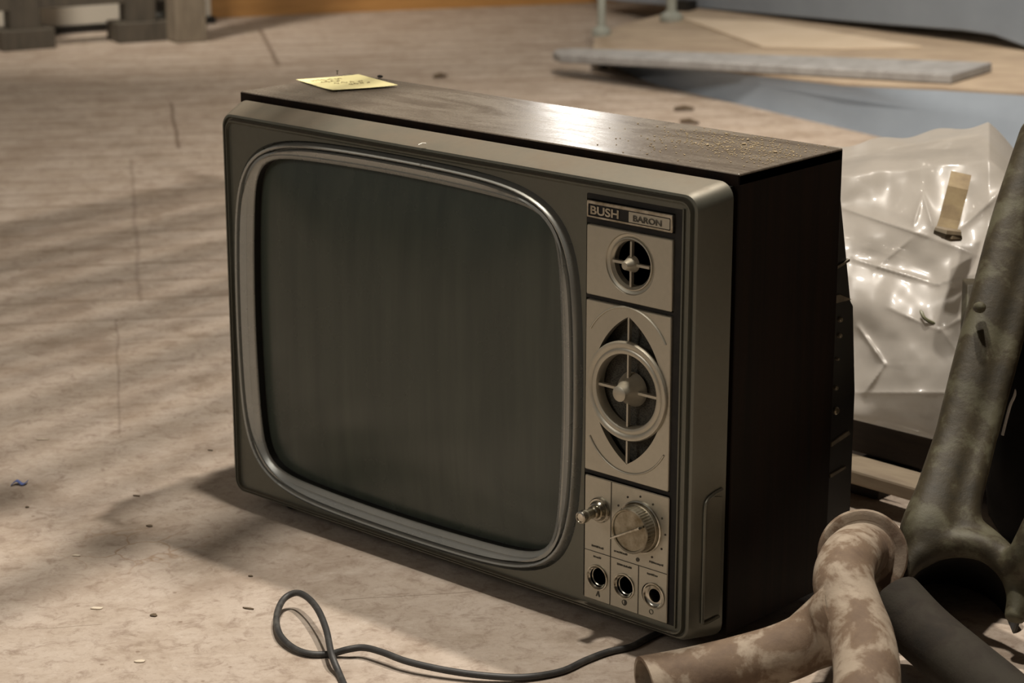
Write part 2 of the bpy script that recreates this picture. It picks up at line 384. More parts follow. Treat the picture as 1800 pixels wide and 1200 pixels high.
# lower, large speaker with a pointed oval opening behind its ring
cx, cz = .5800, .2400
def vesica(cx, cz, hw, hh, y=0, K=40):
    Rr = (hh*hh+hw*hw)/(2*hw); a = math.asin(hh/Rr); pts = []
    for k in range(K): t = -a+2*a*k/K; pts.append(V((cx-Rr+hw+Rr*math.cos(t), y, cz+Rr*math.sin(t))))
    for k in range(K): t = PI-a+2*a*k/K; pts.append(V((cx+Rr-hw+Rr*math.cos(t), y, cz+Rr*math.sin(t))))
    return pts
sp2 = obj('woofer_plate', plate_mesh(.5272, .6318, .1490, .3230, [vesica(cx+.0005, cz, .0440, .0745)], th=.007), M_plate, tv, angle=30)
bm = NB(); lathe(bm, (cx, .002, cz), AX, [(.0500, .0), (.0500, .0025), (.0488, .0042), (.0465, .0046), (.0440, .0036), (.0430, .0030), (.0420, .0036), (.0400, .0040), (.0375, .0030), (.0365, .001), (.0362, -.008)], 72)
obj('speaker_ring', bm, M_plate, sp2, angle=40)
bm = NB(); cross_bars(bm, cx, cz, .0370, .0740, .0015, .0013); obj('grille_bars', bm, M_plate, sp2, smooth=False)
bm = NB(); lathe(bm, (cx, .006, cz), AX, [(.0175, -.004), (.0160, .0), (.0085, .0115), (.0078, .0175), (.0068, .0182)], 40, False, True); obj('hub', bm, M_plate, sp2, angle=40)
bm = NB(); lathe(bm, (cx, .014, cz), AX, [(.05, 0), (.03, -.001)], 48, True, True); box(bm, cx-.045, cx+.045, .0150, .0155, cz-.076, cz+.076); obj('speaker_cloth', bm, M_cloth, sp2)
bm = NB()
for sgn in (1, -1):      # raised curved rims above and below the opening
    pts = [V((cx+.055*math.sin(t)*1.0, .0008, cz+sgn*(.0835-.062*(1-math.cos(t))))) for t in [(-1.0+2.0*k/24) for k in range(25)]]
    pts = [p for p in pts if .5280 < p.x < .6310]
    bm = NB(); tube(bm, pts, .0011, 8); obj('curved_rim', bm, M_plate, sp2)
# control plate
cp = obj('control_plate', plate_mesh(.5278, .6335, .0128, .1435, [circ(.5455, .038, .0125), circ(.5800, .038, .0125), circ(.6145, .038, .0125)], th=.0015), M_plate, tv, angle=30)
bm = NB()
box(bm, .5617, .5622, .0004, .0012, .0135, .143); box(bm, .5282, .633, .0004, .0012, .0645, .0649); box(bm, .5975, .598, .0004, .0012, .0135, .0645)
obj('engraved_line', bm, M_ink, cp, smooth=False)
for cx_ in (.5455, .5800, .6145):
    third = cx_ > .6
    bm = NB(); r_in = .0062 if third else .0088
    lathe(bm, (cx_+(.003 if third else 0), .001, .038), AX, [(.0135, 0), (.0132, .0014), (.0120, .0016), (.0112, .0004), (.0100, -.0005), (r_in+.0008, -.001 if third else -.003), (r_in, -.0035), (r_in, -.012)], 40)
    k = obj('control_bushing', bm, M_chrome, tv, angle=30)
    bm = NB(); lathe(bm, (cx_+(.003 if third else 0), .011, .038), AX, [(r_in+.0005, 0), (.002, 0)], 24, True, True); obj('shaft_hole', bm, M_dark, k)
for q, (x, z, wid) in enumerate(((.5450, .0695, .015), (.5450, .0585, .010), (.5800, .0585, .019), (.6150, .0585, .013), (.5740, .0712, .015), (.6195, .0715, .017))):
    r3 = random.Random(q); xx = x-wid/2      # the worn, unreadable captions
    while xx < x+wid/2:
        cw = r3.uniform(.0009, .0017); ch = r3.uniform(.0015, .0021); bm = NB()
        prism(bm, [V((xx, .0006, z)), V((xx+cw, .0006, z+r3.uniform(-.0002, .0003))), V((xx+cw, .0006, z+ch)), V((xx, .0006, z+ch))], (0, .0004, 0))
        obj('worn_caption_mark', bm, M_ink, cp, smooth=False); xx += cw+r3.uniform(.0004, .0008)
def mark(bm, name): obj(name, bm, M_ink, cp, smooth=False)
bm = NB(); lathe(bm, (.5965, .0010, .0705), AX, [(.0021, 0), (.0021, .0006)], 20, False, True); mark(bm, 'printed_dot')
for k in range(11):
    a = math.radians(-60+k*30); bm = NB()
    lathe(bm, (.5985+.0315*math.cos(a), .0010, .105+.0315*math.sin(a)), AX, [(.0011, 0), (.0011, .0005)], 10, False, True); mark(bm, 'dial_dot')
bm = NB(); prism(bm, [V((.5438, .0004, .0180)), V((.5450, .0004, .0180)), V((.5466, .0004, .0218)), V((.5476, .0004, .0180)), V((.5488, .0004, .0180)), V((.5472, .0004, .0236)), V((.5460, .0004, .0236))], (0, .0006, 0)); mark(bm, 'printed_symbol')
bm = NB(); prism(bm, [V((.5805+.0030*math.cos(a), .0004, .0208+.0030*math.sin(a))) for a in [(-PI/2+PI*k/10) for k in range(11)]]+[V((.5805+.0024*math.cos(a), .0004, .0208+.0024*math.sin(a)+0)) for a in []], (0, .0006, 0)); mark(bm, 'printed_symbol')
for c0, r0 in (((.5805, .0208), .0030), ((.6145, .0205), .0026)):
    bm = NB(); lathe(bm, (c0[0], .0008, c0[1]), AX, [(r0, 0), (r0, .0003), (r0-.0005, .0003), (r0-.0005, 0)], 24); mark(bm, 'printed_ring')
# channel dial
kc = (.5985, .0012, .1050)
bm = NB(); lathe(bm, kc, AX, [(.0268, 0), (.0268, .0018), (.0255, .0022), (.0240, .0015)], 64, False, True); dial = obj('channel_dial', bm, M_chrome, tv, angle=30)
bm = NB()
prof = [(.0240, .001), (.0238, .0045), (.0228, .005), (.0226, .0165), (.0220, .0172), (.0205, .0168), (.0200, .0155)]
AXv = V(AX)
loops = []
for r, d in prof:
    loops.append([V(kc)+AXv*d+V((1, 0, 0))*((r+(.00035 if (k % 2 and .003 < d < .017 and r > .022) else 0))*math.cos(2*PI*k/96))+V((0, 0, 1))*((r+(.00035 if (k % 2 and .003 < d < .017 and r > .022) else 0))*math.sin(2*PI*k/96)) for k in range(96)])
loft(bm, loops, False, True); obj('knurled_rim', bm, M_knob, dial, angle=20)
bm = NB(); a = math.radians(28); d = V((math.cos(a), 0, math.sin(a))); nrm = V((-math.sin(a), 0, math.cos(a))); c0 = V(kc)+V((0, -.016, 0))
prism(bm, [c0+d*.0200-nrm*.0012, c0+d*.0200+nrm*.0012, c0-d*.0190+nrm*.0009, c0-d*.0235, c0-d*.0190-nrm*.0009], (0, -.0085, 0))
obj('pointer_blade', bm, M_chrome, dial, bevel=.0003, smooth=False)
# on/off push shaft
bm = NB(); lathe(bm, (.5480, .001, .1105), AX, [(.0130, 0), (.0130, .002), (.0118, .0034), (.0105, .0034), (.0100, .0055), (.0085, .0075), (.0070, .008), (.0066, .012), (.0052, .013), (.0050, .021), (.0060, .0215), (.0066, .0235), (.0068, .0285), (.0060, .0305), (.0045, .031), (.0040, .0300)], 40, False, True)
obj('power_knob', bm, M_chrome, tv, angle=25)

# finger grip moulded in the right of the bezel
def side_pt(y, z, out=0):   # point on right bezel flank
    t = (y-.0045)/(.0305-.0045); x = W+.004+t*(.0150-.004); return V((x+out, y, z))
bm = NB()
prism(bm, [side_pt(.013, .026, .0004), side_pt(.0300, .026, .0004), side_pt(.0300, .147, .0004), side_pt(.020, .149, .0004), side_pt(.013, .140, .0004)], (.0005, 0, 0))
obj('grip_recess', bm, M_bez, bezel, smooth=False)
bm = NB(); tube(bm, smooth_path([side_pt(.0300, .155, .001), side_pt(.022, .152, .0015), side_pt(.014, .146, .002), side_pt(.0120, .134, .002), side_pt(.012, .09, .002), side_pt(.012, .030, .002), side_pt(.014, .020, .0015), side_pt(.030, .024, .0008)], 5), .0017, 8)
obj('grip_rim', bm, M_bez, bezel)
# dark channel between bezel and cabinet
bm = NB(); box(bm, -.008, W+.010, .030, .050, .004, HH+.004); obj('joint_channel', bm, M_black, tv, smooth=False)
# cabinet
CX0, CX1, CY0, CY1, CZ = -.016, W+.0163, .0416, .2122, HH+.0163
bm = NB()
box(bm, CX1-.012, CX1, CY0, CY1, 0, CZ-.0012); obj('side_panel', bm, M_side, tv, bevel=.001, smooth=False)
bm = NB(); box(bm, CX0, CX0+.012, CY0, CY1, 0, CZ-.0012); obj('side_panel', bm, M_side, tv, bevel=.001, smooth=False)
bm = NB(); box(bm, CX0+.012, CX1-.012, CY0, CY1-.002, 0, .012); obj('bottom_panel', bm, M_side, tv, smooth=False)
bm = NB(); box(bm, CX0, CX1, CY0, CY1, CZ-.012, CZ); top = obj('top_panel', bm, M_top, tv, bevel=.0012, smooth=False)
bm = NB(); box(bm, CX0+.0005, CX1-.0005, CY0-.0006, CY0+.0015, CZ-.0118, CZ-.0012); obj('top_edge', bm, M_side, top, smooth=False)
# back cover with its ledges
bm = NB()
def prof_y(z):
    pts = [(0, .270), (.05, .263), (.20, .262), (.292, .252), (.298, .247), (.438, .2145), (.4585, .212)]
    for (a, ya), (b_, yb) in zip(pts, pts[1:]):
        if z <= b_: return ya+(yb-ya)*(z-a)/(b_-a)
    return pts[-1][1]
def back_section(x0, x1):
    zz = [.004, .05, .13, .20, .260, .292, .298, .34, .40, .438, .4565]
    return zz
zz = back_section(0, 0)
loopL = [V((CX0+.004, .200, z)) for z in zz]; 
rows = []
for x, k in ((CX0+.003, 0), (CX0+.006, 1), (CX1-.007, 1), (CX1-.004, 0)):
    rows.append([V((x, prof_y(z) if k else max(.205, prof_y(z)-.004), z)) for z in zz])
rows = [[V((CX0+.003, .2, z)) for z in zz]]+rows+[[V((CX1-.004, .2, z)) for z in zz]]
R = loft(bm, rows, closed=False)
bm.faces.new([r[0] for r in R]); bm.faces.new([r[-1] for r in R][::-1])
back = obj('back_cover', bm, M_black, tv, angle=20)
bm = NB()
L = [[V((x, y, z)) for x, z in ((.10-e, .06-e), (.50+e, .06-e), (.50+e, .36+e), (.10-e, .36+e))] for y, e in ((.245, .03), (.30, .0), (.36, -.05), (.375, -.08))]
loft(bm, L, False, True); obj('tube_housing', bm, M_black, back, smooth=False)
# ledges, screws and vent fins seen edge-on past the side panel
M_edge = simple('pale_moulding_edge', (.20, .17, .12), (.08, .07, .05), 50, .6)  # paler tone for the ledge pieces
def sp(u, v, x=CX1-.002): return H(u, v, 0, x)
for pts in ([(1472, 468), (1494, 455), (1494, 459), (1472, 473)], [(1470, 519), (1477, 518), (1497, 526), (1470, 533)], [(1462, 778), (1492, 757), (1495, 763), (1462, 785)], [(1460, 834), (1487, 819), (1487, 823), (1460, 840)]):
    bm = NB(); prism(bm, [sp(*p) for p in pts], (-.03, 0, 0)); obj('vent_ledge', bm, M_edge, back, smooth=False)
for (u, v, r) in ((1478, 562, .0028), (1477, 590, .0026), (1473, 631, .0018), (1470, 682, .0026), (1471, 722, .0042)):
    bm = NB(); c = sp(u, v); lathe(bm, c, (1, 0, 0), [(r, -.006), (r, .0), (r*.7, .0015)], 16, False, True); obj('screw_head', bm, M_knob, back, angle=30)
# feet
for x, y in ((.05, .05), (.60, .07), (.05, .19), (.60, .19)):
    bm = NB(); lathe(bm, (x, y, Z0), (0, 0, 1), [(.013, 0), (.014, .003), (.013, .021)], 20, True, True); obj('foot', bm, M_black, tv, angle=40)
bm = NB(); box(bm, .03, .63, .035, .20, -.008, .004); obj('base_plinth', bm, M_black, tv, smooth=False)
# scratches and a paint fleck on the bezel
bm = NB(); tube(bm, [H(735, 255, 2, .4475), H(742, 252, 2, .448), H(749, 252, 2, .4485)], .0008, 6); 
obj('paint_fleck', bm, simple('white_paint', (.75, .72, .65)), bezel)

# ------------------------------------------------------------------ sticky note
nt_ = [H(u, v, 2, CZ+.0012) for u, v in ((520, 140), (630, 133), (700, 152), (585, 160))]
def bil(q, s, t): return q[0]*(1-s)*(1-t)+q[1]*s*(1-t)+q[2]*s*t+q[3]*(1-s)*t
bm = NB(); nn = 10; rows = []
for j in range(nn+1):
    rows.append([bil(nt_, i/nn, j/nn)+V((0, 0, .0035*max(0, (j/nn-.75))*(1-i/nn)*4*.3+.0015*(i/nn)**3)) for i in range(nn+1)])
R = loft(bm, rows, closed=False); ex = bmesh.ops.extrude_face_region(bm, geom=bm.faces[:])
bmesh.ops.translate(bm, verts=[g for g in ex['geom'] if isinstance(g, bmesh.types.BMVert)], vec=(0, 0, .0003))
rn = root('sticky_note', 'small yellow sticky note with handwriting on top of television', 'note', bil(nt_, .5, .5))
obj('paper', bm, simple('yellow_paper', (.83, .76, .40), (.78, .70, .36), 40, .7), rn)
bm = NB()
for j, (s0, s1) in enumerate(((.12, .62), (.18, .50), (.30, .78), (.45, .80))):
    n = 26; pts = []
    for i in range(n):
        s = s0+(s1-s0)*i/(n-1); pts.append(bil(nt_, s, .20+.15*j+.035*math.sin(i*1.9+j)+.02*math.sin(i*.7)) + V((0, 0, .0009+.0015*s**3)))
    k0 = 0
    for k1 in (6, 13, 19, 26):
        if k1-k0 > 2: tube(bm, pts[k0:k1-1], .0003, 5)
        k0 = k1
obj('handwriting', bm, simple('brown_ink', (.34, .27, .15)), rn)

# bits left on top of the set
bm = NB(); p = H(593, 131, 2, CZ-.002); tube(bm, [p, p+V((0, 0, .004))], .0006, 8); lathe(bm, p+V((0, 0, .004)), (0, 0, 1), [(.0006, 0), (.0017, .0005), (.0016, .0011)], 10, True, True)
tag(obj('nail', bm, M_knob), 'tiny nail standing upright behind sticky note on television top', 'nail')
bm = NB(); p = H(668, 137, 2, CZ); bmesh.ops.create_icosphere(bm, subdivisions=2, radius=.0032, matrix=Matrix.Translation(p+V((0, 0, .0018))) @ Matrix.Diagonal((1.3, .9, .55, 1)))
tag(obj('dirt_lump', bm, M_dark), 'small black lump on rear edge of television top near sticky note', 'debris')
bm = NB(); rr = random.Random(3)
for i in range(900):
    u = rr.gauss(.60, .055); v_ = rr.gauss(.150, .035)
    if not (CX0+.01 < u < CX1-.004 and CY0+.006 < v_ < CY1-.003): continue
    s = rr.uniform(.0003, .0010)*(2.0 if rr.random() < .03 else 1)
    bmesh.ops.create_icosphere(bm, subdivisions=0 if False else 1, radius=s, matrix=Matrix.Translation((u, v_, CZ+s*.5)) @ Matrix.Rotation(rr.random()*3, 4, 'Z') @ Matrix.Diagonal((1.5, 1, .6, 1)))
tag(obj('crumbs', bm, simple('crumb', (.34, .27, .16), (.20, .15, .10), 300, .9), smooth=False), 'scatter of tan crumbs on right end of television top', 'crumbs', kind='stuff')

# ------------------------------------------------------------------ power cable
cab = [(610, 1215, .0), (597, 1185, .0), (583, 1150, .010), (573, 1105, .017), (558, 1070, .020), (538, 1048, .018), (518, 1042, .014), (497, 1055, .009), (486, 1085, .005), (492, 1115, .003), (515, 1138, .001), (545, 1149, .0), (580, 1149, .0), (612, 1141, .005), (640, 1138, .007), (672, 1146, .008), (715, 1162, .007), (780, 1177, .005), (850, 1187, .003), (920, 1190, .001), (985, 1180, .0), (1030, 1160, .0), (1070, 1145, 0), (1110, 1136, 0), (1145, 1118, 0)]
pts = [G(u, v, Z0+.0034+h) for u, v, h in cab]; pts.append(V((.60, .10, Z0+.0034))); pts.append(V((.56, .17, Z0+.0034)))
pts.insert(0, G(625, 1250, Z0+.0034))
bm = NB(); tube(bm, smooth_path(pts, 7), .0034, 12)
tag(obj('power_cable', bm, M_rub), 'thin black cable looping on the floor in front of television', 'cable')

# ------------------------------------------------------------------ small litter on the floor
def chip(name, u, v, su, sv, m, label, cat, group=None, th=.0012, ang=0, lift=0):
    c = G(u, v); bm = NB(); r2 = random.Random(int(u*7+v)); pts = []
    for k in range(9):
        a = 2*PI*k/9; r = r2.uniform(.75, 1.15)
        x, y = su*r*math.cos(a), sv*r*math.sin(a)
        pts.append(c+V((x*math.cos(ang)-y*math.sin(ang), x*math.sin(ang)+y*math.cos(ang), .0002+lift*max(0, x/su))))
    prism(bm, pts, (0, 0, th)); return tag(obj(name, bm, m, bevel=.0003, smooth=False), label, cat, group)
M_blue = simple('blue_scrap', (.10, .16, .42), (.06, .10, .30), 60, .5)
bm = NB(); q = [G(20, 854), G(30, 851), G(40, 853), G(49, 850)]
pts = [p+V((0, 0, h)) for p, h in zip(q, (.001, .004, .001, .003))]
L = [[p+Rt.cross(V((0, 0, 1)))*w+V((0, 0, z)) for w, z in ((-.004, 0), (.004, .0004), (.004, .0012), (-.004, .0008))] for p in smooth_path(pts, 4)]
loft(bm, L, True, True); tag(obj('plastic_scrap', bm, M_blue), 'curled blue plastic scrap lying on the floor at far left', 'scrap')
M_chipw = simple('pale_chip', (.62, .55, .44), (.50, .42, .32), 80, .8); M_chipd = simple('dark_chip', (.12, .085, .05), (.06, .045, .03), 80, .9)
for a in ((170, 1070, .007, .003, 'pale wood chip on floor left of the cable, largest of the pale chips'),
          (246, 1163, .006, .003, 'pale wood chip at bottom of the floor left of cable loop'), (75, 773, .008, .0016, 'thin pale splinter on floor above the blue scrap'),
          (135, 977, .005, .002, 'small pale chip on floor beside the cracked patch')):
    chip('wood_chip', a[0], a[1], a[2], a[3], M_chipw, a[4], 'wood chip', 'pale chips on the floor', ang=.7)
for a in ((240, 872, .0055, .0016, 'dark splinter on floor above the cracked patch'), (370, 792, .0035, .0015, 'tiny dark speck on floor beside left edge of television'),
          (48, 892, .003, .002, 'reddish brown speck on floor below the blue scrap'), (270, 1082, .004, .004, 'dark crumb on floor in the lower left'),
          (437, 1070, .007, .0016, 'brown splinter on floor just left of the cable loop'), (263, 925, .004, .003, 'brown crumb on floor right above the cracked patch'),
          (440, 1013, .003, .002, 'small dark crumb below left corner of television')):
    chip('splinter', a[0], a[1], a[2], a[3], M_chipd, a[4], 'splinter', 'dark bits on the floor', ang=.4)
# small things on the floor behind the set
for i, (u0, v0, u1, v1, lb) in enumerate(((762, 134, 786, 133, 'short dark nail on floor behind the sticky note'), (1185, 191, 1220, 191, 'dark stick on floor behind television, the longer one'), (1196, 213, 1228, 216, 'pale-edged dark splinter right behind television top'))):
    bm = NB(); a, b_ = G(u0, v0, Z0+.006), G(u1, v1, Z0+.006); tube(bm, [a, (a+b_)/2+V((0, 0, .003)), b_], [.004, .006, .003], 8)
    tag(obj('stick', bm, M_chipd), lb, 'stick')

# ------------------------------------------------------------------ rusty pipe with a branch (front right)
def rust(name, pale, brown, dark, k=.5, rough=.75):
    m, nt, b = mk(name); v = coords(nt)
    n1 = noisef(nt, v, 22, 7, .62, .3); n2 = noisef(nt, v, 90, 5, .7); n3 = noisef(nt, v, 9, 4)
    col = ramp(nt, n1, [(k-.07, pale), (k-.015, tuple((a+b_)/2 for a, b_ in zip(pale, brown))), (k+.02, brown), (k+.2, dark)])
    col = mixc(nt, mth(nt, 'MULTIPLY', n2, .5), col, brown); col = mixc(nt, ramp(nt, n3, [(.5, (0, 0, 0)), (.75, (.7, .7, .7))]), col, dark)
    nt.links.new(col, b.inputs['Base Color']); b.inputs['Roughness'].default_value = rough; b.inputs['Specular IOR Level'].default_value = .28
    bump(nt, b, mth(nt, 'ADD', n2, mth(nt, 'MULTIPLY', n1, .6)), .4, .0015); return m
M_rust = rust('rusty_painted_pipe', (.34, .285, .22), (.155, .108, .072), (.09, .06, .042), .50)
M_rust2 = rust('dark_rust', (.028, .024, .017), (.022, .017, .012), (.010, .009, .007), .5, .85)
M_moss = rust('mottled_cast_iron', (.085, .080, .050), (.038, .030, .016), (.016, .014, .009), .47, .6)
pipe = root('rusty_pipe', 'rust-stained pale branching metal pipe lying beside right corner of television', 'pipe', (P(1450, 1120, 2.05).x, P(1450, 1120, 2.05).y, Z0))
pth = smooth_path([P(1517, 972, 2.205), P(1506, 970, 2.165), P(1489, 990, 2.125), P(1483, 1025, 2.095), P(1497, 1075, 2.07), P(1514, 1120, 2.04), P(1524, 1180, 2.0), P(1520, 1260, 1.95)], 7)
rad = [.0265+.0035*min(1, i/30) for i in range(len(pth))]
bm = NB(); tube(bm, pth, rad, 28, hollow=.005); obj('bent_tube', bm, M_rust, pipe, angle=60)
fc = P(1516, 974, 2.20)
bm = NB(); lathe(bm, fc, (-Fw+V((0, 0, .12))-Rt*.05).normalized(), [(.020, -.006), (.040, -.006), (.0440, -.002), (.0445, .003), (.0425, .006), (.038, .0065), (.034, .0045), (.031, .0050), (.027, .010), (.020, .012), (.020, -.006)], 56)
obj('flange', bm, M_rust, pipe, angle=40)
bp_ = smooth_path([P(1495, 1085, 2.075), P(1450, 1110, 2.09), P(1390, 1142, 2.09), P(1300, 1172, 2.085), P(1210, 1196, 2.075), P(1135, 1213, 2.065)], 6)
br = [.040-.012*min(1, i/10) +.004*max(0, (i-14)/16) for i in range(len(bp_))]
bm = NB(); tube(bm, bp_, br, 28, hollow=.004); obj('branch_tube', bm, M_rust, pipe, angle=60)

# ------------------------------------------------------------------ cast bracket standing right of the pipe
br_loc = P(1680, 1050, 2.2)
cast = root('cast_bracket', 'tall mottled cast-iron arm flaring to forked foot, standing behind rusty pipe', 'bracket', (br_loc.x, br_loc.y, Z0))
# arm: tapered channel section, deeper than wide
arm_px = [(1850, 235, 2.40, 58), (1800, 385, 2.37, 57), (1763, 520, 2.34, 56), (1728, 650, 2.31, 55), (1697, 770, 2.28, 53), (1668, 870, 2.25, 57), (1655, 930, 2.235, 70), (1658, 962, 2.23, 74)]
cpts = smooth_path([P(u, v, d) for u, v, d, w in arm_px], 5)
ws = []
for i in range(len(cpts)):
    t = i/5; k = min(int(t), len(arm_px)-2); f_ = t-k; ws.append((arm_px[k][3]*(1-f_)+arm_px[k+1][3]*f_)*2.3/FPX)
bm = NB(); loops = []
for i, p in enumerate(cpts):
    T_ = (cpts[min(i+1, len(cpts)-1)]-cpts[max(i-1, 0)]).normalized(); X = (Rt-T_*Rt.dot(T_)).normalized(); Y = T_.cross(X)
    r = ws[i]; ring = []
    for k in range(28):
        a = 2*PI*k/28; c, s = math.cos(a), math.sin(a)
        q = (abs(c)**3+abs(s)**3)**(-1/3)
        dent = 1-.22*math.exp(-((a-1.25)/.22)**2)-.22*math.exp(-((a-(2*PI-1.25))/.22)**2)
        ring.append(p+X*(r*c*q*dent)+Y*(.72*r*s*q*dent))
    loops.append(ring)
loft(bm, loops, True, True)
arch = smooth_path([P(1588, 1022, 2.20), P(1606, 985, 2.21), P(1640, 962, 2.215), P(1690, 954, 2.21), P(1738, 966, 2.20), P(1776, 1002, 2.19), P(1790, 1048, 2.18), P(1782, 1092, 2.17)], 6)
tube(bm, arch, [.006+.009*min(1, i/8)-.004*max(0, (i-20)/22) for i in range(len(arch))], 16)
brn = smooth_path([P(1776, 1010, 2.185), P(1800, 968, 2.17), P(1838, 890, 2.16)], 6); tube(bm, brn, .0145, 14)
brn = smooth_path([P(1700, 925, 2.23), P(1735, 950, 2.215), P(1772, 985, 2.19)], 6); tube(bm, brn, .014, 14)
o = obj('casting', bm, M_moss, cast, angle=180)
k = o.modifiers.new('rm', 'REMESH'); k.mode = 'VOXEL'; k.voxel_size = .0035; k.use_smooth_shade = True
k = o.modifiers.new('sm', 'SMOOTH'); k.factor = .6; k.iterations = 8
for (u, v, r, nm) in ((1733, 555, .006, 'bolt_head'),):
    bm = NB(); c = P(u-(10 if u < 1750 else 0), v-15, 2.29); lathe(bm, c, -Fw, [(r*.9, -.01), (r, 0), (r*.8, .006), (r*.3, .008)], 14, False, True); obj(nm, bm, M_moss, cast)
# pipe socket seen under the arch
bigp = root('wide_pipe', 'wide dark pipe with black open mouth under the cast bracket', 'pipe', (P(1690, 1070, 2.2).x, P(1690, 1070, 2.2).y, Z0))
d_ax = (-Fw*1.0+V((0, 0, .35))).normalized(); c0 = P(1690, 1066, 2.255)
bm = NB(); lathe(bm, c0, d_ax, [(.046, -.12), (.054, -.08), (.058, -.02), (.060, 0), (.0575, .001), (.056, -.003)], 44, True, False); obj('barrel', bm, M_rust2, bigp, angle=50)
bm = NB(); lathe(bm, c0, d_ax, [(.056, -.003), (.053, -.02), (.050, -.08), (.044, -.115)], 44, False, True); obj('bore', bm, M_dark, bigp, angle=50)  # shade inside the mouth is put into this near-black lining
p2 = smooth_path([P(1570, 1055, 2.15), P(1622, 1110, 2.12), P(1690, 1168, 2.07), P(1760, 1226, 2.02), P(1830, 1290, 1.97)], 6)
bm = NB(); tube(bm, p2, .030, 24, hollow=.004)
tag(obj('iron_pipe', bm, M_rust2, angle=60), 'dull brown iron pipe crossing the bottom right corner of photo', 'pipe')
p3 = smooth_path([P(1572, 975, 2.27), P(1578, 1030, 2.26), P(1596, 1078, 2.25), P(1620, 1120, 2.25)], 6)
bm = NB(); tube(bm, p3, .016, 20); tag(obj('flange_shade_tube', bm, M_rust2), 'dark bent tube standing in for the shaded lower right of the flange', 'pipe')  # added dark tube gives the shadow on the flange's lower right

# ------------------------------------------------------------------ timber stack carrying the polythene
M_beam = simple('dark_timber', (.04, .027, .018), (.018, .013, .01), 14, .8, bmp=.3, stretch=(1, 6, 6))
M_beam2 = simple('tan_timber', (.17, .135, .09), (.12, .09, .06), 14, .8, stretch=(1, 6, 6))
def beam(name, a, b_, h, depth, m, label, cat='timber', group=None):
    """a,b: top front edge ends; h down, depth away from camera horizontally"""
    d = (b_-a).normalized(); n = d.cross(V((0, 0, 1))).normalized()
    if n.dot(V((Fw.x, Fw.y, 0))) < 0: n = -n
    bm = NB(); prism(bm, [a, a+V((0, 0, -h)), a+V((0, 0, -h))+n*depth, a+n*depth], b_-a)
    return tag(obj(name, bm, m, bevel=.003, smooth=False), label, cat, group)
a, b_ = P(1440, 719, 2.72), P(1840, 822, 2.50)
beam('timber_beam', a, b_, .042, .42, M_beam, 'dark brown timber beam carrying the plastic sheeting behind television', 'timber')
zz_ = a.z-.042
a, b_ = P(1430, 806, 2.62), P(1640, 866, 2.50); 
beam('timber_board', a, b_, .018, .05, M_beam2, 'pale tan timber strip below the dark beam, right of television', 'timber')
bm = NB(); a = P(1510, 845, 2.66); box(bm, a.x-.03, a.x+.04, a.y-.02, a.y+.07, Z0, a.z+.012)
tag(obj('timber_block', bm, M_beam, bevel=.002, smooth=False), 'dark wooden block on floor under the pale timber strip', 'timber')
for k_ in range(2):
    pass
a = P(1760, 860, 2.75); bm = NB(); box(bm, a.x-.05, a.x+.05, a.y-.05, a.y+.12, Z0, P(1760, 800, 2.66).z-.05)
tag(obj('timber_block', bm, M_beam, bevel=.002, smooth=False), 'dark wooden block hidden in shade behind the cast bracket', 'timber')
# plank and dark sack at the right border
a, b_ = P(1700, 560, 2.52), P(1722, 772, 2.44)
bm = NB(); n_ = Rt*.045; prism(bm, [P(1700, 500, 2.55), P(1790, 500, 2.55), P(1765, 772, 2.46), P(1690, 765, 2.46)], V((Fw.x, Fw.y, 0)).normalized()*.03)
tag(obj('wooden_plank', bm, M_moss, bevel=.002, smooth=False), 'short brown plank standing right behind the cast arm', 'plank')
def blob(name, c, sx, sy, sz, m, label, cat, seed=0, amp=.12):
    bm = NB(); bmesh.ops.create_icosphere(bm, subdivisions=4, radius=1)
    for v in bm.verts:
        q = v.co.copy(); k = 1+amp*mn.noise(q*1.6+V((seed, 0, 0)))+amp*.4*mn.noise(q*4+V((0, seed, 0)))
        e = 1/((abs(q.x)**4+abs(q.y)**4+abs(q.z)**4)**.25)
        v.co = V((q.x*sx*k*e, q.y*sy*k*e, q.z*sz*k*e))+V(c)
        v.co.z = max(v.co.z, Z0+.001)
    return tag(obj(name, bm, m), label, cat)
M_sack = simple('black_sack', (.003, .003, .003), (.007, .006, .006), 20, .9, spec=.1)
c = P(1925, 790, 2.46); blob('black_sack', (c.x+.03, c.y+.0, .125), .13, .10, .165, M_sack, 'black sack in deep shade at right edge of photo', 'sack', 2, .10)
bm = NB(); tube(bm, smooth_path([P(1806, 590, 2.4), P(1795, 640, 2.4), P(1785, 690, 2.4), P(1775, 715, 2.4), P(1762, 765, 2.4)], 5), .0016, 8)
tag(obj('white_string', bm, simple('string', (.62, .6, .56)), None), 'thin white string hanging in front of the black sack', 'string')

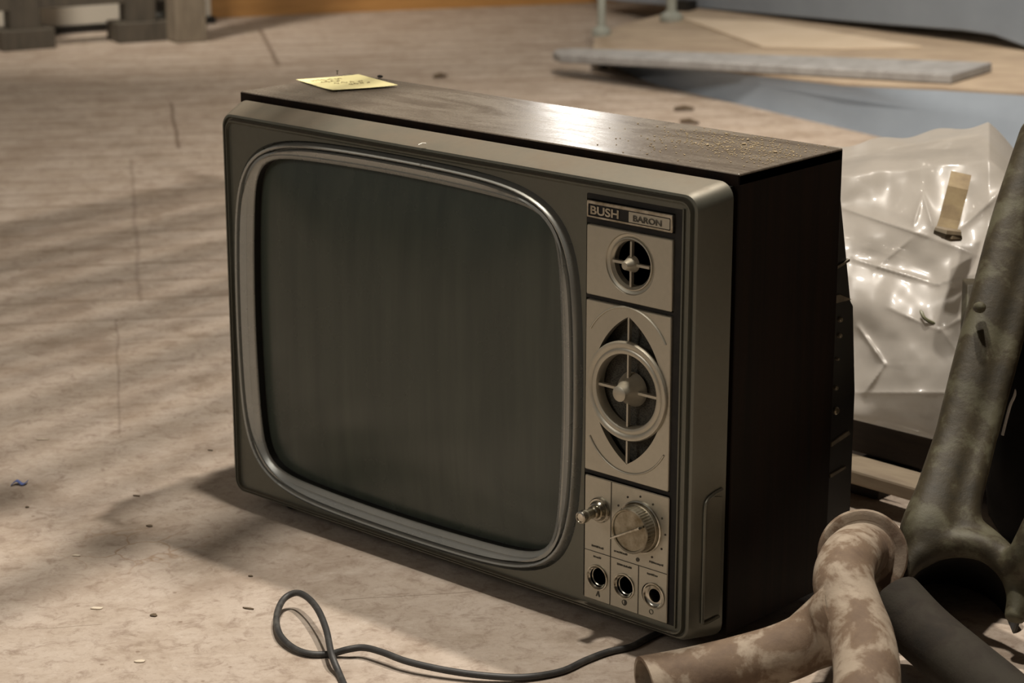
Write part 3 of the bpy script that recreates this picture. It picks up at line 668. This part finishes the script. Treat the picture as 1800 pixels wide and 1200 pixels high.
# ------------------------------------------------------------------ polythene bundle
def poly_mat():
    m, nt, b = mk('milky_polythene'); v = coords(nt)
    b.inputs['Base Color'].default_value = (.50, .47, .43, 1); b.inputs['Roughness'].default_value = .32
    b.inputs['Specular IOR Level'].default_value = .4
    b.inputs['Coat Weight'].default_value = .22; b.inputs['Coat Roughness'].default_value = .06
    tr = N(nt, 'ShaderNodeBsdfTransparent'); tr.inputs[0].default_value = (.93, .92, .9, 1); tl = N(nt, 'ShaderNodeBsdfTranslucent'); tl.inputs[0].default_value = (.72, .68, .62, 1)
    m1 = N(nt, 'ShaderNodeMixShader'); m1.inputs[0].default_value = .35; nt.links.new(b.outputs[0], m1.inputs[1]); nt.links.new(tl.outputs[0], m1.inputs[2])
    m2 = N(nt, 'ShaderNodeMixShader')
    f = noisef(nt, v, 7, 5, .6); nt.links.new(ramp(nt, f, [(.35, (.22, .22, .22)), (.7, (.42, .42, .42))]), m2.inputs[0])
    nt.links.new(m1.outputs[0], m2.inputs[1]); nt.links.new(tr.outputs[0], m2.inputs[2]); nt.links.new(m2.outputs[0], nt.nodes['Material Output'].inputs[0])
    w = noisef(nt, coords(nt, (1, 1, 1.6)), 7, 4, .5, 1.0); bump(nt, b, w, .14, .006)
    return m
M_poly = poly_mat()
cor = [(1440, 262), (1738, 217), (1850, 330), (1440, 715)]      # TL, top peak, right, BL in the photo
def edge_top(s):    # u -> v of the bundle's upper outline
    if s < 1738: return 262+(217-262)*(s-1440)/298
    return 217+(s-1738)*1.0
def edge_bot(s): return 722+(s-1440)*.25
crease = [(1440, 300, 1620, 262, .010, 9), (1620, 262, 1738, 217, .016, 7), (1480, 365, 1630, 415, .016, 9), (1630, 415, 1800, 480, .010, 12), (1500, 455, 1650, 500, .014, 8),
          (1605, 395, 1622, 340, .018, 8), (1622, 340, 1640, 400, .014, 7), (1690, 400, 1800, 300, .018, 14), (1510, 575, 1555, 640, .020, 7), (1555, 640, 1520, 690, .020, 7),
          (1640, 500, 1760, 470, .012, 10), (1500, 690, 1700, 690, .010, 10), (1560, 540, 1650, 580, .010, 10), (1650, 580, 1730, 540, .010, 8), (1540, 470, 1600, 420, .010, 8), (1700, 640, 1640, 560, .008, 10)]
def cre(u, v):
    h = 0
    for u0, v0, u1, v1, a, w in crease:
        dx, dy = u1-u0, v1-v0; t = max(0, min(1, ((u-u0)*dx+(v-v0)*dy)/(dx*dx+dy*dy)))
        d = math.hypot(u-u0-dx*t, v-v0-dy*t); h += a*.8*math.exp(-d/(w*.6))*math.sin(PI*min(1, max(0, .12+.76*t)))
    return h
NU, NV = 190, 210
front = []; rear = []
for j in range(NV+1):
    rf = []; rb = []
    for i in range(NU+1):
        s = i/NU; t = j/NV; u = 1440+430*s; v = edge_top(u)*(1-t)+edge_bot(u)*t
        v += 4*math.sin(u*.06)*(1-t)**6
        bow = math.sin(PI*min(1, max(0, t)))**.5
        dep = 2.80-.16*t-.10*s - .05*bow - .45*cre(u, v) - .022*mn.noise(V((u*.009, v*.010, 3))) - .002*mn.noise(V((u*.03, v*.03, 7)))
        # top flap leans back
        dep += .10*max(0, 1-t*9)
        rf.append(P(u, v, dep))
        vb = edge_top(u)*(1-t)+edge_bot(u)*t
        q = P(u, v, dep) ; e2 = min(1, t*8)*min(1, (1-t)*8)
        rb.append(q + V((Fw.x, Fw.y, 0)).normalized()*(.002+.13*e2)+V((0, 0, -.006*e2)))
    front.append(rf); rear.append(rb)
bundle = root('polythene_bundle', 'crumpled clear milky plastic sheeting bundle on dark beam behind television', 'plastic sheeting', P(1620, 760, 2.70))
bm = NB(); loft(bm, front, closed=False); loft(bm, rear, closed=False)
obj('plastic_film', bm, M_poly, bundle, angle=180)
M_foam = simple('pale_wrapped_filling', (.42, .39, .34), (.30, .275, .235), 9, .9)
bm = NB(); rows = []
for j in range(13):
    t = j/12; rows.append([P(1470+400*i/12, (edge_top(1470+400*i/12)+30)*(1-t)+(edge_bot(1470+400*i/12)-6)*t, 2.86-.13*t-.09*i/12) for i in range(13)])
loft(bm, rows, closed=False); ex = bmesh.ops.extrude_face_region(bm, geom=bm.faces[:]); bmesh.ops.translate(bm, verts=[g for g in ex['geom'] if isinstance(g, bmesh.types.BMVert)], vec=V((Fw.x, Fw.y, 0)).normalized()*.05)
obj('wrapped_filling', bm, M_foam, bundle)
# tape strip
M_tape = simple('brown_tape', (.27, .205, .11), (.17, .12, .065), 28, .5, lo=.4, hi=.65)
def strip(pts, w, th):
    L = []
    for p, wd in pts:
        L.append([p-wd*w, p+wd*w, p+wd*w+Fw*th, p-wd*w+Fw*th])
    return L
wd = (Rt*1.0+Up*-.22).normalized()
bm = NB(); loft(bm, strip([(P(1690, 304, 2.60), wd), (P(1684, 330, 2.585), wd), (P(1676, 360, 2.58), wd), (P(1670, 385, 2.575), wd), (P(1664, 403, 2.57), wd)], .0120, .0012), True, True)
tp = root('tape_strip', 'strip of brown parcel tape with curled end stuck on plastic sheeting', 'tape', P(1675, 360, 2.58))
obj('strip', bm, M_tape, tp, smooth=False)
bm = NB(); tube(bm, [P(1644, 404, 2.565), P(1662, 410, 2.560), P(1686, 412, 2.565)], [.0050, .0068, .0058], 9); tube(bm, [P(1655, 414, 2.562), P(1672, 418, 2.56), P(1688, 418, 2.565)], [.003, .0045, .004], 8)
obj('curled_end', bm, simple('tape_curl', (.20, .15, .09), (.10, .08, .05), 60, .6), tp, angle=30)
bm = NB(); tube(bm, smooth_path([P(1618, 545, 2.60), P(1626, 560, 2.595), P(1645, 570, 2.60)], 4), [.001]+[.0022]*7+[.001], 7)
tag(obj('leaf_scrap', bm, simple('olive_scrap', (.16, .16, .09))), 'small olive leaf scrap on lower middle of plastic sheeting', 'scrap')

# ------------------------------------------------------------------ blue hull-like unit behind
DZ = .085
def D(u, v, h=0):     # a point on the gently sloping top of the unit, h above it
    d = ray(u, v); k = Rt*.10; a0 = -.033+h
    return CAM+d*((a0+CAM.dot(k)-CAM.z)/(d.z-d.dot(k)))
M_bluep = simple('blue_grey_paint', (.235, .275, .325), (.20, .235, .28), 5, .45, bmp=.05)
M_deck = simple('dusty_plywood', (.44, .355, .26), (.30, .23, .165), 7, .7, stretch=(1, 3, 1), bmp=.2)
M_grey = simple('grey_painted_edge', (.36, .36, .36), (.24, .235, .23), 25, .45, stretch=(1, 1, 1))
unit = root('blue_unit', 'low blue-grey painted unit with dusty plywood top in the background', 'cabinet', (D(1480, 152).x, D(1480, 152).y+.4, Z0))
top_out = [D(1040, 100), D(1250, 124), D(1480, 151), D(1650, 159), D(1800, 168), D(2000, 186), D(2060, 150), D(1900, 96), D(1790, 68), D(1740, 58), D(1600, 44), D(1400, 26), D(1230, 12), D(1160, 30), D(1090, 48), D(1045, 70)]
bot_out = [G(1090, 114), G(1120, 136), G(1160, 151), G(1560, 244), G(1800, 300), G(2000, 346), G(2060, 200), G(1900, 140), G(1790, 120), G(1740, 100), G(1600, 80), G(1400, 60), G(1260, 45), G(1200, 56), G(1130, 75), G(1090, 95)]
bm = NB(); mid = [V((a.x*.62+b_.x*.38, a.y*.62+b_.y*.38, a.z*.6+b_.z*.4)) for a, b_ in zip(top_out, bot_out)]
loft(bm, [top_out, mid, bot_out], True, True); obj('hull', bm, M_bluep, unit, angle=60)
bm = NB(); prism(bm, [p+V((0, 0, .0005)) for p in top_out], (0, 0, .006)); obj('plywood_top', bm, M_deck, unit, smooth=False)
DT = .0065
# rear upright panel and posts
f0, f1, f2 = D(1040, -4, DT+.10), D(1235, 16, DT), D(1810, 92, DT)
dirp = (f2-f1).normalized(); 
pn = dirp.cross(V((0, 0, 1))).normalized(); 
if pn.dot(Fw) < 0: pn = -pn
# hanging left part: same plane, raised underside
s0 = f1-dirp*1.15
up_ = root('blue_housing', 'large blue-grey painted housing filling the top right corner', 'machine', (f1.x, f1.y, f1.z))
bm = NB()
pl = [f1+V((0, 0, .052)), f1+dirp*.02+V((0, 0, .0)), f2, f2+dirp*.5, f2+dirp*.5+V((0, 0, .9)), s0+V((0, 0, .95)), s0+V((0, 0, .052))]
def on_plane(u, v):
    d = ray(u, v); t = (f1-CAM).dot(pn)/d.dot(pn); return CAM+d*t
pl = [on_plane(1045, -2), on_plane(1130, 6), on_plane(1235, 15), on_plane(1400, 30), on_plane(1560, 44), on_plane(1690, 54), on_plane(1745, 62), on_plane(1800, 82), on_plane(2050, 180), on_plane(2050, -500), on_plane(1045, -500)]
prism(bm, pl, pn*.12); obj('housing_panel', bm, M_bluep, up_, bevel=.004, smooth=False)
M_post = simple('grey_green_post', (.34, .36, .32), (.24, .25, .22), 20, .5)
for (u, v, rr_, lb) in ((1057, 62, .022, 'a'), (1180, 36, .028, 'b')):
    c = D(u, v, DT); bm = NB(); lathe(bm, c, (0, 0, 1), [(rr_*1.15, 0), (rr_*1.15, .014), (rr_*.75, .022), (rr_*.5, .026), (rr_*.5, .30)], 20, True, True)
    obj('post', bm, M_post, up_, angle=40)
bm = NB(); c = D(1202, 18, DT); box(bm, c.x-.02, c.x+.03, c.y-.02, c.y+.02, c.z, c.z+.03); obj('black_clip', bm, M_black, up_, smooth=False)
# grey plank lying along the front edge
pa, pb, pc_, pd = D(975, 86, DT+.022), D(1665, 128, DT+.022), D(1748, 108, DT+.022), D(985, 84, DT+.022)
bm = NB()
tl = [D(972, 92, DT+.022), D(976, 86, DT+.022), D(1010, 84, DT+.022), D(1745, 109, DT+.022), D(1672, 131, DT+.022), D(1200, 106, DT+.022), D(985, 96, DT+.022)]
prism(bm, [p for p in tl], (0, 0, -.021)); tag(obj('grey_plank', bm, M_grey, bevel=.004, smooth=False), 'long grey plank with rounded left end lying on blue unit', 'plank')
bm = NB(); c = G(1059, 114, Z0+.05); lathe(bm, G(1060, 120), (0, 0, 1), [(.012, 0), (.012, .02)], 14, True, True)
tag(obj('support_peg', bm, M_black), 'short dark peg under left end of grey plank', 'peg')
# thin paler triangle on the deck
bm = NB(); prism(bm, [D(1200, 34, DT+.001), D(1350, 40, DT+.001), D(1620, 84, DT+.001), D(1480, 88, DT+.001), D(1340, 84, DT+.001)], (0, 0, .004))
tag(obj('pale_triangle', bm, simple('pale_triangle_tone', (.62, .52, .40), (.55, .45, .33), 9, .7), smooth=False), 'thin pale triangle lying on plywood top of blue unit', 'sheet')

# ------------------------------------------------------------------ back of the room (top left)
M_dk = simple('dark_stained_wood', (.075, .062, .045), (.045, .038, .028), 10, .7, stretch=(6, 6, 1))
M_tan = simple('tan_post_wood', (.20, .165, .12), (.13, .105, .075), 12, .8, stretch=(5, 5, 1))
M_white = simple('off_white_board', (.60, .56, .48), (.54, .50, .43), 3, .6)
M_orange = simple('varnished_pine', (.42, .22, .07), (.32, .16, .05), 8, .4, stretch=(1, 1, 8))
ga, gb = G(0, 92), G(350, 66)
wdir = (gb-ga); wdir.z = 0; wdir.normalize(); wn = V((-wdir.y, wdir.x, 0)); 
if wn.dot(Fw) < 0: wn = -wn
def bx2(bm, c, lx, ly, z0, z1):
    p = [c-wdir*lx-wn*ly, c+wdir*lx-wn*ly, c+wdir*lx+wn*ly, c-wdir*lx+wn*ly]
    prism(bm, [V((q.x, q.y, z0)) for q in p], (0, 0, z1-z0))
bench = root('workbench', 'dark wooden workbench frame with block feet in the top left corner', 'workbench', G(180, 75))
l1, l2 = G(52, 88), G(255, 74)
for c in (l1, l2):
    c = c+wn*.05
    bm = NB(); bx2(bm, c, .042, .035, Z0+.03, .75); lg = obj('leg', bm, M_dk, bench, bevel=.003, smooth=False)
    bm = NB(); bx2(bm, c, .075, .05, Z0, Z0+.055); obj('foot_block', bm, M_dk, lg, bevel=.003, smooth=False)
bm = NB(); c = (l1+l2)/2+wn*.05; zr = CAM.z+ray(150, 6).z*(c-CAM).dot(Fw); bx2(bm, c, .30, .025, zr, zr+.10); obj('stretcher', bm, M_dk, bench, smooth=False)
bm = NB(); bx2(bm, c, .27, .10, .75, .80); obj('bench_top', bm, M_dk, bench, smooth=False)
bm = NB(); c = G(338, 75)+wn*.04; bx2(bm, c, .045, .04, Z0, 1.2); tag(obj('timber_post', bm, M_tan, bevel=.004, smooth=False), 'rough tan timber post right of the dark workbench', 'post')
bm = NB(); c = G(300, 72)+wn*.115; bx2(bm, c, .035, .01, Z0, .9); tag(obj('grey_board', bm, simple('grey_board', (.22, .22, .20)), smooth=False), 'narrow grey board standing behind right leg of workbench', 'board')
bm = NB(); c = G(110, 72)+wn*.15; bx2(bm, c, .50, .012, Z0+.02, .9); wp = obj('leaning_board', bm, M_white, smooth=False, bevel=.003); tag(wp, 'off-white board leaning behind the dark workbench', 'board')
bm = NB(); c = G(110, 72)+wn*.15; bx2(bm, c, .51, .02, Z0, Z0+.02); tag(obj('gap_shade_strip', bm, M_black, smooth=False), 'thin black strip put in for the dark gap along foot of the white panel', 'batten')  # black strip stands in for the shade in the gap under the board
# back wall
wa, wb = G(360, 30), G(1045, 2); wd2 = (wb-wa); wd2.z = 0; wd2.normalize(); wn2 = V((-wd2.y, wd2.x, 0))
if wn2.dot(Fw) < 0: wn2 = -wn2
bm = NB(); p0, p1 = wa-wd2*.12, wb+wd2*3.5; prism(bm, [p0, p1, p1+wn2*.1, p0+wn2*.1], (0, 0, 3.0)); o = obj('wall_back', bm, simple('wall_paint', (.55, .49, .40), (.48, .43, .35), 4, .8), smooth=False); tag(o, kind='structure')
bm = NB(); p0, p1 = wa-wd2*.02-wn2*.03, wb+wd2*1.2-wn2*.03; prism(bm, [p0, p1, p1+wn2*.03, p0+wn2*.03], (0, 0, .30)); o = obj('baseboard_back', bm, M_orange, smooth=False); tag(o, kind='structure')

bm = NB(); c = G(110, 70)+wn*.45; prism(bm, [c-wdir*3.5, c+wdir*.75, c+wdir*.75+wn*.1, c-wdir*3.5+wn*.1], (0, 0, 2.9)); o = obj('wall_left', bm, simple('wall_paint_left', (.40, .36, .30), (.34, .30, .25), 4, .8), smooth=False); tag(o, kind='structure')
bm = NB(); box(bm, 2.45, 2.55, -4, 8, Z0, 2.9); o = obj('light_block_wall_right', bm, simple('dark_blocker_wall', (.05, .04, .033), (.03, .025, .02), 8, .9), smooth=False); tag(o, kind='structure')  # unseen dark wall, added to block light from the right
# ceiling with an unseen rail rack, added to throw the stripe shadows
bm = NB(); prism(bm, [V((-6.5, -4, 2.9)), V((4, -4, 2.9)), V((4, 8, 2.9)), V((-6.5, 8, 2.9))], (0, 0, .1)); o = obj('ceiling', bm, simple('ceiling_paint', (.5, .47, .42)), smooth=False); tag(o, kind='structure')
LA = V((.42, .62, 2.55))
air = root('stripe_shadow_rack', 'unseen rack of parallel wooden rails, added and tilted to throw stripe shadows on the floor', 'rack', (-.27, .45, .95))
rd = V((-.28, 1, -.30)).normalized()
for i in range(7):
    c = V((-.68+i*.128, .45, .97)); bm = NB(); tube(bm, [c-rd*.60, c+rd*.62], .024, 12); obj('rail', bm, M_tan, air)
for e in (-.60, .62):
    a, b_ = V((-.72, .45, .97))+rd*e, V((.13, .45, .97))+rd*e; bm = NB(); tube(bm, [a, b_], .014, 8); obj('end_bar', bm, M_tan, air)
    for q in (a, b_): bm = NB(); tube(bm, [q, V((q.x, q.y, 2.9))], .003, 6); obj('cord', bm, M_tan, air)

# ------------------------------------------------------------------ lights
def lamp(name, loc, target, energy, size, color, shape='DISK', size_y=None, spread=None):
    l = bpy.data.lights.new(name, 'AREA'); l.energy = energy; l.shape = shape; l.size = size; l.color = color
    if size_y: l.size_y = size_y
    if spread: l.spread = spread
    o = bpy.data.objects.new(name, l); C.objects.link(o); o.location = loc
    o.rotation_euler = (V(target)-V(loc)).to_track_quat('-Z', 'Y').to_euler(); return o
lamp('ceiling_lamp_light', LA, (-.1, .1, 0), 55, .085, (1, .91, .80))
lamp('camera_side_fill', (-.5, -3.3, 2.1), (.1, .5, .2), 22, 1.1, (1, .93, .84))  # added fill that brightens the hull, plastic and set from the camera side
lamp('second_lamp_light', (.45, -.02, 2.75), (.3, .0, 0), 57, .14, (1, .92, .81))
lamp('deck_fill_light', (-.75, 1.9, 2.3), (-.8, 2.4, 0), 11, .30, (1, .88, .74), spread=1.5)  # added fill to brighten the plywood deck at the back
lamp('board_fill_light', (-2.7, 1.5, 1.7), (-3.3, 2.6, .3), 8, .2, (1, .90, .78), spread=1.3)  # added fill aimed at the off-white board
lamp('far_window_light', (-2.587, 3.65, 1.29), (.4, .1, .3), 3.0, .13, (1, .95, .88), 'RECTANGLE', .10)
w = bpy.data.worlds.new('world'); bpy.context.scene.world = w; w.use_nodes = True
w.node_tree.nodes['Background'].inputs[0].default_value = (1, .93, .84, 1); w.node_tree.nodes['Background'].inputs[1].default_value = .14

# ------------------------------------------------------------------ camera
cd = bpy.data.cameras.new('camera'); co = bpy.data.objects.new('camera', cd); C.objects.link(co)
co.matrix_world = Matrix((( Rt.x, Up.x, -Fw.x, CAM.x), (Rt.y, Up.y, -Fw.y, CAM.y), (Rt.z, Up.z, -Fw.z, CAM.z), (0, 0, 0, 1)))
cd.sensor_width = 36; cd.lens = FPX/1800*36; cd.clip_start = .05
cd.dof.use_dof = True; cd.dof.focus_distance = 2.2; cd.dof.aperture_fstop = 9
sc = bpy.context.scene; sc.camera = co
sc.view_settings.view_transform = 'Standard'; sc.view_settings.look = 'None'; sc.view_settings.gamma = 1; sc.view_settings.use_curve_mapping = False
sc.view_settings.exposure = 0.0
